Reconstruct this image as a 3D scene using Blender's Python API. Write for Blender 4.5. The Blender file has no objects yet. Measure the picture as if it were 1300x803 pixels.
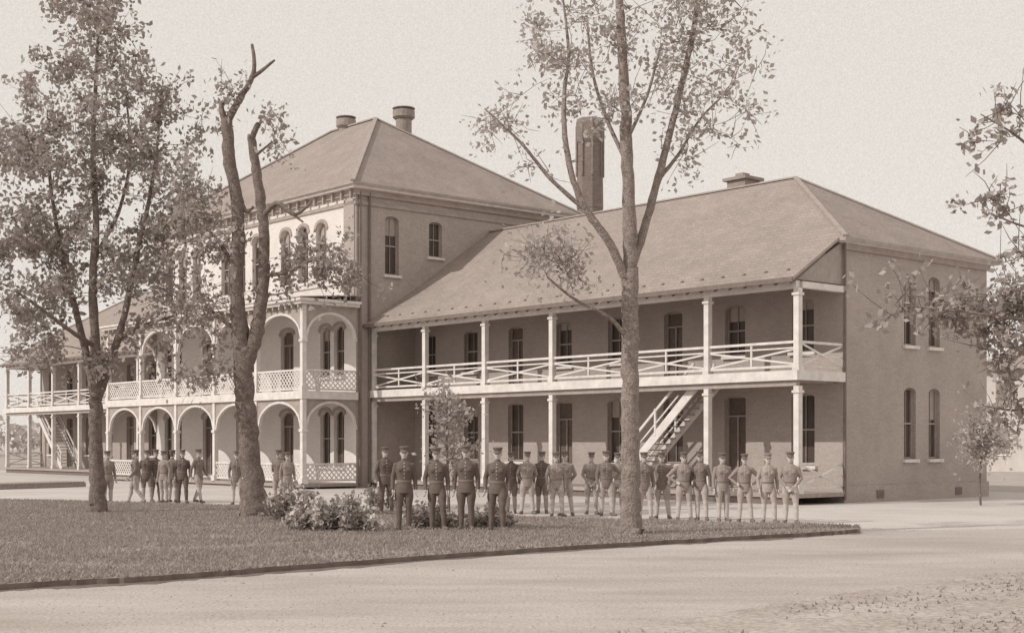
import bpy, math, random
import numpy as np
from mathutils import Vector, Matrix
from mathutils.bvhtree import BVHTree
random.seed(7); rng=np.random.default_rng(7); np.random.seed(7)
scene=bpy.context.scene
F=1774.0; HZ=562.0; CH=1.95
def P(px,py,d): return Vector(((px-650)/F*d, d, CH+(HZ-py)/F*d))
def G(px,py,z=0.0):
    d=(CH-z)*F/(py-HZ); return Vector(((px-650)/F*d,d,z))
# ---------------------------------------------------------------- materials
def sep(l):
    k=min(1,max(0,l/0.6))**0.7
    r=1.38+(1.07-1.38)*k; b=0.82+(0.95-0.82)*k
    g=l/(0.3*r+0.6*1.0+0.1*b)
    return (min(1,g*r),g,g*b,1)
def mat(name,l0,l1=None,scale=4.0,rough=0.85,bump=0.0,detail=6,spec=0.2,fine=None,stretch=None):
    if l1 is None: l1=l0*1.25
    m=bpy.data.materials.new(name); m.use_nodes=True
    nt=m.node_tree; N=nt.nodes; L=nt.links
    bs=N["Principled BSDF"]; bs.inputs["Roughness"].default_value=rough
    bs.inputs["Specular IOR Level"].default_value=spec
    tc=N.new("ShaderNodeTexCoord"); no=N.new("ShaderNodeTexNoise")
    no.inputs["Scale"].default_value=scale; no.inputs["Detail"].default_value=detail; no.inputs["Roughness"].default_value=0.65
    if stretch:
        mp=N.new("ShaderNodeMapping"); mp.inputs["Scale"].default_value=stretch[:3]; mp.inputs["Rotation"].default_value=(0,0,stretch[3])
        L.new(tc.outputs["Object"],mp.inputs["Vector"]); L.new(mp.outputs[0],no.inputs["Vector"])
    else: L.new(tc.outputs["Object"],no.inputs["Vector"])
    cr=N.new("ShaderNodeValToRGB"); cr.color_ramp.elements[0].position=0.32; cr.color_ramp.elements[1].position=0.68
    cr.color_ramp.elements[0].color=sep(l0); cr.color_ramp.elements[1].color=sep(l1)
    L.new(no.outputs["Fac"],cr.inputs["Fac"])
    out=cr.outputs["Color"]; hgt=no.outputs["Fac"]
    if fine:
        n2=N.new("ShaderNodeTexNoise"); n2.inputs["Scale"].default_value=fine[0]; n2.inputs["Detail"].default_value=3
        L.new(tc.outputs["Object"],n2.inputs["Vector"])
        mr=N.new("ShaderNodeMapRange"); mr.inputs[1].default_value=0.35; mr.inputs[2].default_value=0.65
        mr.inputs[3].default_value=1-fine[1]; mr.inputs[4].default_value=1+fine[1]
        L.new(n2.outputs["Fac"],mr.inputs[0])
        mx=N.new("ShaderNodeVectorMath"); mx.operation='SCALE'
        L.new(out,mx.inputs[0]); L.new(mr.outputs[0],mx.inputs["Scale"]); out=mx.outputs[0]
        ah=N.new("ShaderNodeMath"); ah.operation='ADD'; L.new(hgt,ah.inputs[0]); L.new(n2.outputs["Fac"],ah.inputs[1]); hgt=ah.outputs[0]
    L.new(out,bs.inputs["Base Color"])
    if bump:
        b=N.new("ShaderNodeBump"); b.inputs["Strength"].default_value=bump; b.inputs["Distance"].default_value=0.03
        L.new(hgt,b.inputs["Height"]); L.new(b.outputs["Normal"],bs.inputs["Normal"])
    return m
def brickmat(name,l0,l1,lm,bw,bh,mort,var=(0.35,0.16),rough=0.9,grain=(16,.07)):
    m=bpy.data.materials.new(name); m.use_nodes=True
    nt=m.node_tree; N=nt.nodes; L=nt.links
    bs=N["Principled BSDF"]; bs.inputs["Roughness"].default_value=rough; bs.inputs["Specular IOR Level"].default_value=0.15
    tc=N.new("ShaderNodeTexCoord"); sx=N.new("ShaderNodeSeparateXYZ"); L.new(tc.outputs["Object"],sx.inputs[0])
    ad=N.new("ShaderNodeMath"); ad.operation='ADD'; L.new(sx.outputs[0],ad.inputs[0]); L.new(sx.outputs[1],ad.inputs[1])
    cb=N.new("ShaderNodeCombineXYZ"); L.new(ad.outputs[0],cb.inputs[0]); L.new(sx.outputs[2],cb.inputs[1])
    br=N.new("ShaderNodeTexBrick"); L.new(cb.outputs[0],br.inputs["Vector"])
    br.inputs["Scale"].default_value=1; br.inputs["Brick Width"].default_value=bw; br.inputs["Row Height"].default_value=bh
    br.inputs["Mortar Size"].default_value=mort; br.inputs["Mortar Smooth"].default_value=0.3
    br.inputs["Color1"].default_value=sep(l0); br.inputs["Color2"].default_value=sep(l1); br.inputs["Mortar"].default_value=sep(lm)
    out=br.outputs["Color"]
    for (sc_,am,dt) in ((var[0],var[1],9),(grain[0],grain[1],2)):
        no=N.new("ShaderNodeTexNoise"); no.inputs["Scale"].default_value=sc_; no.inputs["Detail"].default_value=dt; no.inputs["Roughness"].default_value=0.7
        L.new(tc.outputs["Object"],no.inputs["Vector"])
        mr=N.new("ShaderNodeMapRange"); mr.inputs[1].default_value=0.3; mr.inputs[2].default_value=0.7
        mr.inputs[3].default_value=1-am; mr.inputs[4].default_value=1+am; L.new(no.outputs["Fac"],mr.inputs[0])
        mx=N.new("ShaderNodeVectorMath"); mx.operation='SCALE'; L.new(out,mx.inputs[0]); L.new(mr.outputs[0],mx.inputs["Scale"]); out=mx.outputs[0]
    L.new(out,bs.inputs["Base Color"])
    b=N.new("ShaderNodeBump"); b.inputs["Strength"].default_value=0.3; b.inputs["Distance"].default_value=0.008; b.invert=True
    L.new(br.outputs["Fac"],b.inputs["Height"]); L.new(b.outputs["Normal"],bs.inputs["Normal"])
    return m
def leafmat(name,l0,l1,tw=.35):
    m=bpy.data.materials.new(name); m.use_nodes=True
    nt=m.node_tree; N=nt.nodes; L=nt.links
    bs=N["Principled BSDF"]; bs.inputs["Roughness"].default_value=0.6; bs.inputs["Specular IOR Level"].default_value=0.3
    ge=N.new("ShaderNodeNewGeometry"); cr=N.new("ShaderNodeValToRGB")
    cr.color_ramp.elements[0].color=sep(l0); cr.color_ramp.elements[1].color=sep(l1)
    tc=N.new("ShaderNodeTexCoord"); no=N.new("ShaderNodeTexNoise"); no.inputs["Scale"].default_value=0.9
    L.new(tc.outputs["Object"],no.inputs["Vector"])
    mx=N.new("ShaderNodeMix"); mx.inputs[0].default_value=0.5
    L.new(ge.outputs["Random Per Island"],mx.inputs[2]); L.new(no.outputs["Fac"],mx.inputs[3])
    L.new(mx.outputs[0],cr.inputs[0]); L.new(cr.outputs[0],bs.inputs["Base Color"])
    tr=N.new("ShaderNodeBsdfTranslucent"); L.new(cr.outputs[0],tr.inputs["Color"])
    ms=N.new("ShaderNodeMixShader"); ms.inputs[0].default_value=tw
    L.new(bs.outputs[0],ms.inputs[1]); L.new(tr.outputs[0],ms.inputs[2]); L.new(ms.outputs[0],N["Material Output"].inputs[0])
    return m
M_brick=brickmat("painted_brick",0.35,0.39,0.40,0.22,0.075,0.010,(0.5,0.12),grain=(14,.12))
M_front=brickmat("sunlit_brick",0.66,0.72,0.70,0.22,0.075,0.010,(0.6,0.08))  # main front wall brick, lightened: sunlight painted into its colour
M_roof=brickmat("slate_roof",0.285,0.32,0.25,0.30,0.14,0.010,(0.6,0.12),grain=(10,.12))
M_chim=brickmat("chimney_brick",0.17,0.22,0.26,0.22,0.075,0.012,(1.2,0.2))
M_white=mat("weathered_white_paint",0.58,0.76,3.0,0.6)
M_trim=mat("trim_paint",0.30,0.40,3.0,0.7)
M_dark=mat("dark_trim",0.15,0.20,5.0,0.7)
M_glass=mat("window_glass",0.05,0.10,0.8,0.35,spec=0.25)
M_sash=mat("window_sash",0.28,0.38,3,0.6)
M_blind=mat("window_blind",0.32,0.42,2,0.8)
M_door=mat("door_wood",0.11,0.16,6,0.6)
M_deck=mat("deck_boards",0.30,0.40,7,0.85)
M_ground=mat("packed_dirt",0.48,0.60,0.30,0.95,0.4,10,0.1,fine=(14,0.09))
M_road=mat("dirt_road",0.36,0.52,0.55,0.95,0.35,6,0.1,fine=(23,0.16),stretch=(.35,1.0,1,-.12))
M_lawn=mat("lawn_turf",0.26,0.38,0.55,0.95,0.8,12,0.1,fine=(18,0.28))
M_edge=mat("lawn_edge_soil",0.13,0.22,3,0.95,0.6)
M_grass=leafmat("grass_blades",0.25,0.48)
M_bark=mat("bark",0.13,0.25,7,0.95,1.0,fine=(30,.25))
M_bark2=mat("bark_pale",0.19,0.32,7,0.95,1.0,fine=(30,.25))
M_leaf=leafmat("leaf",0.22,0.52)
M_leaf2=leafmat("leaf_pale",0.30,0.60,.4)
M_flower=leafmat("flower_petals",0.6,0.85)
M_metal=mat("galvanised_metal",0.24,0.34,4,0.5)
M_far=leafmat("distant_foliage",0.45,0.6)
# ---------------------------------------------------------------- mesh builder
class MB:
    def __init__(s): s.v=[];s.f=[];s.m=[]
    def quad(s,pts,m=0):
        b=len(s.v); s.v+= [tuple(p) for p in pts]; s.f.append(tuple(range(b,b+len(pts)))); s.m.append(m)
    def box(s,x0,x1,y0,y1,z0,z1,m=0):
        if x0>x1:x0,x1=x1,x0
        if y0>y1:y0,y1=y1,y0
        b=len(s.v)
        s.v+=[(x0,y0,z0),(x1,y0,z0),(x1,y1,z0),(x0,y1,z0),(x0,y0,z1),(x1,y0,z1),(x1,y1,z1),(x0,y1,z1)]
        for f in [(3,2,1,0),(4,5,6,7),(0,1,5,4),(1,2,6,5),(2,3,7,6),(3,0,4,7)]:
            s.f.append(tuple(b+i for i in f)); s.m.append(m)
    def beam(s,p,q,w,h,m=0,up=(0,0,1)):
        p=Vector(p);q=Vector(q);d=(q-p).normalized();u=Vector(up)
        if abs(d.dot(u))>0.98:u=Vector((0,1,0))
        a=d.cross(u).normalized()*(w/2); c=a.cross(d).normalized()*(h/2)
        b=len(s.v)
        for e in (p,q):
            for k in ((-1,-1),(1,-1),(1,1),(-1,1)): s.v.append(tuple(e+a*k[0]+c*k[1]))
        for f in [(0,1,2,3),(7,6,5,4),(0,4,5,1),(1,5,6,2),(2,6,7,3),(3,7,4,0)]:
            s.f.append(tuple(b+i for i in f)); s.m.append(m)
    def tube(s,pts,rad,n=8,m=0,cap=True,squash=None):
        pts=[Vector(p) for p in pts]; prev=None; b=len(s.v); ref=None
        for i,p in enumerate(pts):
            d=(pts[min(i+1,len(pts)-1)]-pts[max(i-1,0)])
            d=d.normalized() if d.length>1e-9 else Vector((0,0,1))
            if ref is None:
                ref=Vector((1,0,0)) if abs(d.x)<0.8 else Vector((0,1,0))
            a=(ref-d*ref.dot(d)).normalized(); c=d.cross(a); ref=a
            for j in range(n):
                t=2*math.pi*j/n; s.v.append(tuple(p+(a*math.cos(t)+c*math.sin(t))*rad[i]))
        for i in range(len(pts)-1):
            for j in range(n):
                k=(j+1)%n; s.f.append((b+i*n+j,b+i*n+k,b+(i+1)*n+k,b+(i+1)*n+j)); s.m.append(m)
        if cap:
            s.f.append(tuple(b+j for j in reversed(range(n)))); s.m.append(m)
            e=b+(len(pts)-1)*n; s.f.append(tuple(e+j for j in range(n))); s.m.append(m)
    def rings(s,rings,n=20,m=0):
        b=len(s.v)
        for (cx,cy,cz,rx,ry) in rings:
            for j in range(n):
                t=2*math.pi*j/n; s.v.append((cx+rx*math.cos(t),cy+ry*math.sin(t),cz))
        for i in range(len(rings)-1):
            for j in range(n):
                k=(j+1)%n; s.f.append((b+i*n+j,b+i*n+k,b+(i+1)*n+k,b+(i+1)*n+j)); s.m.append(m)
        s.f.append(tuple(b+j for j in reversed(range(n)))); s.m.append(m)
        e=b+(len(rings)-1)*n; s.f.append(tuple(e+j for j in range(n))); s.m.append(m)
    def slab(s,poly,th,m=0,me=None):
        if me is None: me=m
        lo=[(p[0],p[1],p[2]-th) for p in poly]; s.quad(poly,m); s.quad(lo[::-1],me)
        for i in range(len(poly)):
            j=(i+1)%len(poly); s.quad([poly[i],lo[i],lo[j],poly[j]],me)
    def obj(s,name,mats,parent=None,smooth=False):
        me=bpy.data.meshes.new(name); me.from_pydata(s.v,[],s.f)
        for m in mats: me.materials.append(m)
        me.polygons.foreach_set("material_index",s.m)
        if smooth: me.polygons.foreach_set("use_smooth",[True]*len(me.polygons))
        me.update(); o=bpy.data.objects.new(name,me); scene.collection.objects.link(o)
        if parent: o.parent=parent
        return o
def empty(name,loc=(0,0,0),rz=0):
    e=bpy.data.objects.new(name,None); e.location=loc; e.rotation_euler=(0,0,rz); scene.collection.objects.link(e); return e
# ---------------------------------------------------------------- building
ang=math.atan2(-0.7552,0.6555)
B=empty("brick_barracks_building",(10.77,45.5,0),ang)
walls=MB(); win=MB(); trim=MB(); roof=MB(); ver=MB(); rail=MB()
def wall(o,d,L,z0,z1,n,ops,m,thick=0.24,hood=True):
    def pt(s,z,dep=0): return (o[0]+d[0]*s+n[0]*dep, o[1]+d[1]*s+n[1]*dep, z)
    ss=sorted(set([0,L]+[a for op in ops for a in (op[0],op[1])])); zs=sorted(set([z0,z1]+[a for op in ops for a in (op[2],op[3])]))
    for i in range(len(ss)-1):
        for j in range(len(zs)-1):
            cs=(ss[i]+ss[i+1])/2; cz=(zs[j]+zs[j+1])/2
            if any(op[0]<cs<op[1] and op[2]<cz<op[3] for op in ops): continue
            walls.quad([pt(ss[i],zs[j]),pt(ss[i+1],zs[j]),pt(ss[i+1],zs[j+1]),pt(ss[i],zs[j+1])],m)
    for op in ops:
        s0,s1,a,b,rise,kind=op; hw=(s1-s0)/2; sc=(s0+s1)/2; sp=b-rise
        for (p,q) in (((s0,a),(s0,sp)),((s1,a),(s1,sp)),((s0,a),(s1,a))):
            walls.quad([pt(*p),pt(*q),pt(*q,thick),pt(*p,thick)],m)
        K=10
        xs=[s0+(s1-s0)*i/K for i in range(K+1)]
        zz=[sp+rise*math.sqrt(max(0,1-((x-sc)/hw)**2)) for x in xs]
        for i in range(K):
            if rise>0: walls.quad([pt(xs[i],zz[i]),pt(xs[i+1],zz[i+1]),pt(xs[i+1],b),pt(xs[i],b)],m)
            walls.quad([pt(xs[i],zz[i]),pt(xs[i+1],zz[i+1]),pt(xs[i+1],zz[i+1],thick),pt(xs[i],zz[i],thick)],m)
        gm=0 if kind!='door' else 2
        win.quad([pt(s0,a,thick-.02),pt(s1,a,thick-.02),pt(s1,b,thick-.02),pt(s0,b,thick-.02)],gm)
        D=thick-.06; fw=.06
        win.beam(pt(s0+.03,a,D),pt(s0+.03,b,D),fw,fw,1); win.beam(pt(s1-.03,a,D),pt(s1-.03,b,D),fw,fw,1)
        win.beam(pt(s0+.06,a+.04,D),pt(s1-.06,a+.04,D),fw,fw,1); win.beam(pt(s0+.06,b-.04,D),pt(s1-.06,b-.04,D),fw,fw,1)
        mid=(a+b)/2 if kind!='door' else a+(b-a)*.78
        win.beam(pt(s0+.06,mid,D),pt(s1-.06,mid,D),.06,.06,1)
        if kind!='door':
            win.beam(pt(sc,a+.08,D),pt(sc,mid-.03,D),.025,.025,1); win.beam(pt(sc,mid+.03,D),pt(sc,b-.08,D),.025,.025,1)
            if random.random()<.4:
                h=random.uniform(.15,.45)*(b-a)
                win.quad([pt(s0+.07,b-h,thick-.035),pt(s1-.07,b-h,thick-.035),pt(s1-.07,b-.07,thick-.035),pt(s0+.07,b-.07,thick-.035)],3)
            trim.beam(pt(s0-.1,a-.06,-.04),pt(s1+.1,a-.06,-.04),.14,.11,0)
        else:
            win.beam(pt(sc,a+.06,D),pt(sc,mid-.03,D),.05,.05,1)
        if hood:
            for i in range(K):
                x0=xs[i];x1=xs[i+1]
                def off(x,z,o_):
                    return (sc+(x-sc)*(1+o_/hw), z+o_)
                a0=off(x0,zz[i],.02);a1=off(x1,zz[i+1],.02);b0=off(x0,zz[i],.16);b1=off(x1,zz[i+1],.16)
                trim.quad([pt(a0[0],a0[1],-.035),pt(a1[0],a1[1],-.035),pt(b1[0],b1[1],-.035),pt(b0[0],b0[1],-.035)],1)
                trim.quad([pt(b0[0],b0[1],-.035),pt(b1[0],b1[1],-.035),pt(b1[0],b1[1],.0),pt(b0[0],b0[1],.0)],1)
WL=23.1
def wing(xe,s,xi):
    L=abs(xe-xi)
    ops=[]
    for i in range(8):
        c=1.6+2.92*i
        if c>L-.6: continue
        dr = i in (2,5)
        ops.append((c-.45,c+.45,5.0 if not dr else 4.25,6.75,.12,'door' if dr else 'win'))
        dr2 = i in (1,4)
        ops.append((c-.48,c+.48,1.2 if not dr2 else .4,3.6,.12,'door' if dr2 else 'win'))
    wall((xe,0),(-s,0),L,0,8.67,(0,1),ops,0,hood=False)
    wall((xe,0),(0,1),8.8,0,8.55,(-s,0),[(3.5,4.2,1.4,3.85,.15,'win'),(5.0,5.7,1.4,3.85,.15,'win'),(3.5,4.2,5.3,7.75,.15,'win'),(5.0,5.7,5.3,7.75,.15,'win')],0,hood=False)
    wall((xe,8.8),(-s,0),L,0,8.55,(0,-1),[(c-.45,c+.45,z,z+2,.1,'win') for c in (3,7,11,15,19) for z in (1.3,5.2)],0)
    trim.box(xe,xe+s*.06,-.0,8.86,0,.55,2)
    trim.box(xe,xe+s*.12,0,8.86,8.25,8.5,1)
    trim.box(xe+s*.01,xe+s*.3,-.3,9.1,8.45,8.55,0)
    for y in (1.8,6.6): trim.box(xe+s*.05,xe+s*.09,y,y+.4,.12,.38,3)
    trim.tube([(xe+s*.1,-.02,8.4),(xe+s*.1,-.02,.1)],[.05,.05],8,3)
    ax=xe-s*5.28
    E=8.6; zt=11.87
    roof.slab([(xe+s*.4,-.4,E),(xe+s*.4,9.2,E),(ax,4.4,zt)],.12,0,1)
    roof.slab([(xe+s*.4,-.4,E),(ax,4.4,zt),(xi,4.4,zt),(xi,-.4,E)],.12,0,1)
    roof.slab([(xe+s*.4,9.2,E),(xi,9.2,E),(xi,4.4,zt),(ax,4.4,zt)],.12,0,1)
    vx=xe+s*.15
    roof.slab([(vx,-.4,E-.004),(xi,-.4,E-.004),(xi,-2.8,7.12),(vx,-2.8,7.12)],.1,0,1)
    for a,b in (((xe+s*.4,-.4,E+.03),(ax,4.4,zt+.03)),((xe+s*.4,9.2,E+.03),(ax,4.4,zt+.03)),((ax,4.4,zt+.03),(xi,4.4,zt+.03))):
        roof.beam(a,b,.16,.06,2)
    roof.box(vx,xi,-2.86,-2.8,6.98,7.13,3)
    n=int(L/.62)
    for i in range(n+1):
        x=xe-s*(i*L/n); roof.beam((x,-2.72,6.98),(x,-1.0,8.05),.07,.13,3)
    for i in range(int(L/.9)): roof.box(xe-s*(i*.9+.4)-.05,xe-s*(i*.9+.4)+.05,-2.35,-2.28,7.38,7.47,3)
    ver.quad([(xe+s*.0,-.02,7.1),(xe+s*.0,-2.35,7.1),(xe,-2.35,7.22),(xe,-.02,8.5)],1)
    ver.box(xe,xi,-2.45,-2.25,6.82,7.06,0)
    ver.box(xe-.1,xe+.1,-2.24,-.01,6.84,7.04,0)
    ver.box(xe+s*.1,xi,-2.5,-.0,4.06,4.2,2)
    ver.box(xe+s*.13,xi,-2.56,-2.5,3.93,4.24,0)
    ver.box(xe+s*.1,xe+s*.14,-2.5,0,3.93,4.24,0)
    ver.box(xe+s*.1,xi,-2.5,-.0,.22,.35,2); ver.box(xe+s*.05,xi,-2.42,-2.38,0,.22,4)
    ver.box(xe,xi,-2.44,-2.26,3.75,4.05,1)
    for i in range(int(L/.6)):
        x=xe-s*(i*.6+.3); ver.box(x-.03,x+.03,-2.25,-.01,3.88,4.055,1)
    ks=[0]+[k for k in (3.72,7.5,11.4,15.35,19.25)]+[L-.12]
    for k in ks:
        x=xe-s*k
        for (a,b) in ((.35,3.75),(4.2,6.82)):
            ver.box(x-.1,x+.1,-2.45,-2.25,a,b,0)
            ver.box(x-.14,x+.14,-2.49,-2.21,b-.22,b-.14,0); ver.box(x-.13,x+.13,-2.48,-2.22,a,a+.18,0)
    for i in range(len(ks)-1):
        xa=xe-s*(ks[i]+.1); xb=xe-s*(ks[i+1]-.1)
        rail.box(xa,xb,-2.39,-2.31,5.1,5.18,0); rail.box(xa,xb,-2.37,-2.33,4.34,4.42,0)
        rail.box(xa,xb,-2.365,-2.335,4.93,4.98,0)
        xm=(xa+xb)/2; rail.box(xm-.035,xm+.035,-2.375,-2.325,4.42,5.1,0)
        rail.beam((xa,-2.35,4.44),(xb,-2.35,4.92),.035,.06,0); rail.beam((xa,-2.32,4.92),(xb,-2.32,4.44),.03,.06,0)
    for z in (4.2,.35):
        rail.box(xe-.04,xe+.04,-2.24,-.01,z+.9,z+.98,0); rail.box(xe-.03,xe+.03,-2.24,-.01,z+.14,z+.2,0)
        rail.beam((xe,-2.24,z+.2),(xe,-.01,z+.9),.04,.06,0); rail.beam((xe+.035,-2.24,z+.9),(xe+.035,-.01,z+.2),.03,.06,0)
        rail.box(xe-.02,xe+.02,-2.24,-.01,z+.5,z+.55,0)
    k0,k1=4.3,8.3; yA,yB=-2.15,-1.1
    pt_=(xe-s*k0,4.05); pb=(xe-s*k1,.35)
    for y in (yA,yB):
        rail.beam((pt_[0],y,pt_[1]-.05),(pb[0],y,pb[1]+.0),.06,.3,0)
        rail.beam((pt_[0]-s*.2,y,pt_[1]+.62),(pb[0],y,pb[1]+.95),.06,.09,0)
        rail.beam((pt_[0]-s*.9,y,pt_[1]-.45),(pb[0],y,pb[1]+.5),.04,.05,0)
        for q in (.02,.5,.95):
            x=pb[0]+(pt_[0]-pb[0])*q; z=pb[1]+(pt_[1]-pb[1])*q
            if q<.9: rail.box(x-.04,x+.04,y-.04,y+.04,z,z+.95,0)
    for i in range(18):
        q=(i+.5)/18; x=pb[0]+(pt_[0]-pb[0])*q; z=pb[1]+(pt_[1]-pb[1])*q
        rail.box(x-.14,x+.14,yA+.03,yB-.03,z,z+.04,1)
wing(0,1,-WL)
XM=-WL; W=18.75; XL=XM-W
wing(XL-WL,-1,XL)
fops=[]
for k0 in (2.75,8.0,14.3):
    off=0 if k0!=8.0 else 0.35
    for i in range(3):
        c=k0+off+1.5*i; fops.append((c-.42,c+.42,9.25,11.85,.42,'win'))
for i in range(5):
    c=1.875+3.75*i
    for (z0,z1) in ((.9,3.4),(4.9,7.15)):
        dr=i in (1,3)
        if dr: fops.append((c-.55,c+.55,.3 if z0<2 else 4.15,z1,.3,'door'))
        else:
            fops.append((c-.95,c-.15,z0,z1,.3,'win')); fops.append((c+.15,c+.95,z0,z1,.3,'win'))
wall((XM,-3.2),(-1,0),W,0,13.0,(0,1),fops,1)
wall((XM,-3.2),(0,1),12.6,0,13.0,(-1,0),[(1.55,2.3,9.4,12.0,.15,'win'),(4.0,4.75,10.4,12.0,.15,'win')],0,hood=False)
wall((XL,-3.2),(0,1),12.6,0,13.0,(1,0),[(1.55,2.3,9.4,12.0,.15,'win'),(4.0,4.75,10.4,12.0,.15,'win')],0,hood=False)
wall((XM,9.4),(-1,0),W,0,13.0,(0,-1),[(c-.4,c+.4,z,z+2.2,.15,'win') for c in (3,7,11,15) for z in (1.2,5.2,9.4)],0)
for x in (XM-.45,XL+.45): trim.box(x-.4,x+.4,-3.28,-3.203,8.3,12.6,4)
trim.box(XM-.05,XL+.05,-3.27,-3.2,8.95,9.15,0)
for (o,z0,z1,m) in ((.08,12.35,12.5,1),(.14,12.75,13.0,1),(.42,13.0,13.2,0)):
    trim.box(XM+o,XL-o,-3.2-o,-3.2,z0,z1,m); trim.box(XM,XM+o,-3.2,9.4+o,z0,z1,m); trim.box(XL-o,XL,-3.2,9.4+o,z0,z1,m)
n=26
for i in range(n+1):
    x=XM-.1-(W-.2)*i/n; trim.box(x-.05,x+.05,-3.46,-3.34,12.6,12.99,1)
for y in (-3.05,-2.55): trim.tube([(XM+.1,y,12.9),(XM+.1,y,.1)],[.055,.055],8,3)
e=.55; zE=13.22; zT=18.3
A1=(XM-7.4,3.1,zT);A2=(XL+7.4,3.1,zT)
c1=(XM+e,-3.2-e,zE);c2=(XM+e,9.4+e,zE);c3=(XL-e,9.4+e,zE);c4=(XL-e,-3.2-e,zE)
roof.slab([c1,c2,A1],.1,0,1); roof.slab([c1,A1,A2,c4],.1,0,1); roof.slab([c3,c4,A2],.1,0,1); roof.slab([c2,c3,A2,A1],.1,0,1)
for a,b in ((c1,A1),(c2,A1),(c3,A2),(c4,A2),(A1,A2)):
    roof.beam(Vector(a)+Vector((0,0,.04)),Vector(b)+Vector((0,0,.04)),.2,.07,2)
def vent(x,y,zb,zt,r,flat=False):
    roof.tube([(x,y,zb-.6),(x,y,zt-.55)],[r*.72,r*.72],16,4)
    roof.tube([(x,y,zt-.55),(x,y,zt-.45),(x,y,zt-.12),(x,y,zt)],[r*.8,r,r,r*.7],16,4)
    roof.tube([(x,y,zt),(x,y,zt+.04)],[r*1.02,r*1.02],16,4)
vent(XM-8,5.3,16.9,19.25,.58); vent(XM-10.2,3.2,18.2,18.85,.52)
for xx in (-8.5,XL-WL+8.5):
    roof.box(xx-.45,xx+.45,4.8,5.7,11.0,12.3,4); roof.box(xx-.58,xx+.58,4.67,5.83,12.3,12.42,4); roof.box(xx-.2,xx+.2,5.0,5.4,12.42,12.6,4)
Y0=-5.9
ver.box(XM+.12,XL-.12,Y0-.1,-3.2,3.98,4.12,2); ver.box(XM+.16,XL-.16,Y0-.16,Y0-.1,3.82,4.16,0); ver.box(XM+.12,XM+.17,Y0-.1,-3.2,3.82,4.16,0); ver.box(XL-.17,XL-.12,Y0-.1,-3.2,3.82,4.16,0)
ver.box(XM+.12,XL-.12,Y0-.1,-3.2,.08,.22,2); ver.box(XM+.05,XL-.05,Y0-.02,Y0+.02,0,.08,4)
ver.box(XM+.3,XL-.3,Y0-.3,-3.2,7.82,7.95,0); ver.box(XM+.42,XL-.42,Y0-.42,-3.2,7.95,8.06,0)
roof.slab([(XM+.45,-3.21,8.35),(XL-.45,-3.21,8.35),(XL-.45,Y0-.45,8.1),(XM+.45,Y0-.45,8.1)],.04,0,1)
for i in range(38):
    x=XM-W*i/37; ver.box(x-.05,x+.05,Y0-.27,Y0-.09,7.66,7.81,1)
def arch(p,q,zs,rise,top,th=.07,m=0):
    p=Vector((p[0],p[1],0));q=Vector((q[0],q[1],0)); d=(q-p); L=d.length; d.normalize(); nrm=Vector((-d.y,d.x,0))*th/2
    K=20
    for sgn in (1,-1):
        for i in range(K):
            s0=L*i/K;s1=L*(i+1)/K
            z0=zs+rise*math.sqrt(max(0,1-(2*s0/L-1)**2)); z1=zs+rise*math.sqrt(max(0,1-(2*s1/L-1)**2))
            a=p+d*s0+nrm*sgn; b=p+d*s1+nrm*sgn
            ver.quad([(a.x,a.y,z0),(b.x,b.y,z1),(b.x,b.y,top),(a.x,a.y,top)],1)
            if sgn==1:
                ver.beam((p.x+d.x*s0,p.y+d.y*s0,z0),(p.x+d.x*s1,p.y+d.y*s1,z1),.12,.1,0)
def lattice(p,q,z0,z1):
    p=Vector((p[0],p[1],0));q=Vector((q[0],q[1],0)); d=(q-p); L=d.length; d.normalize(); nn=Vector((-d.y,d.x,0))
    def T(s,z,o=0): v=p+d*s+nn*o; return (v.x,v.y,z)
    rail.beam(T(0,z1),T(L,z1),.1,.08,0); rail.beam(T(0,z0),T(L,z0),.07,.07,0)
    h=z1-z0; st=.24
    k=-h
    while k<L:
        a=max(0,k);b=min(L,k+h)
        if b-a>.05:
            rail.beam(T(a,z0+a-k,.012),T(b,z0+b-k,.012),.02,.05,0); rail.beam(T(a,z1-(a-k),-.012),T(b,z1-(b-k),-.012),.02,.05,0)
        k+=st
NB=5
for i in range(NB+1):
    x=XM-W*i/NB
    for (a,b) in ((.22,3.85),(4.12,7.8)):
        ver.box(x-.1,x+.1,Y0-.1,Y0+.1,a,b,0); ver.box(x-.15,x+.15,Y0-.15,Y0+.15,a,a+.25,0)
        zs_=(2.55 if a<1 else 6.35); ver.box(x-.14,x+.14,Y0-.14,Y0+.14,zs_-.12,zs_,0)
    if i<NB:
        xa=x-.1; xb=XM-W*(i+1)/NB+.1
        arch((xa,Y0),(xb,Y0),2.55,1.15,3.82); arch((xa,Y0),(xb,Y0),6.35,1.15,7.8)
        lattice((xa,Y0),(xb,Y0),4.25,5.05)
        if i!=2: lattice((xa,Y0),(xb,Y0),.35,1.05)
for x in (XM,XL):
    arch((x,Y0+.1),(x,-3.21),2.55,1.15,3.82); arch((x,Y0+.1),(x,-3.21),6.35,1.15,7.8)
    lattice((x,Y0+.1),(x,-3.21),4.25,5.05); lattice((x,Y0+.1),(x,-3.21),.35,1.05)
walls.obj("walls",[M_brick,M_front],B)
win.obj("windows_and_doors",[M_glass,M_sash,M_door,M_blind],B)
trim.obj("sills_and_cornices",[M_white,M_trim,M_brick,M_dark,M_brick],B)
roof.obj("roof",[M_roof,M_trim,M_trim,M_dark,M_metal],B)
ver.obj("verandas",[M_white,M_trim,M_deck,M_white,M_dark],B)
rail.obj("railings_and_stairs",[M_white,M_deck],B)
ch=MB()
ch.rings([(0,0,0,.9,.9),(0,0,14.5,.70,.70)],8); ch.rings([(0,0,14.5,.73,.73),(0,0,18.0,.69,.69)],8)
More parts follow.
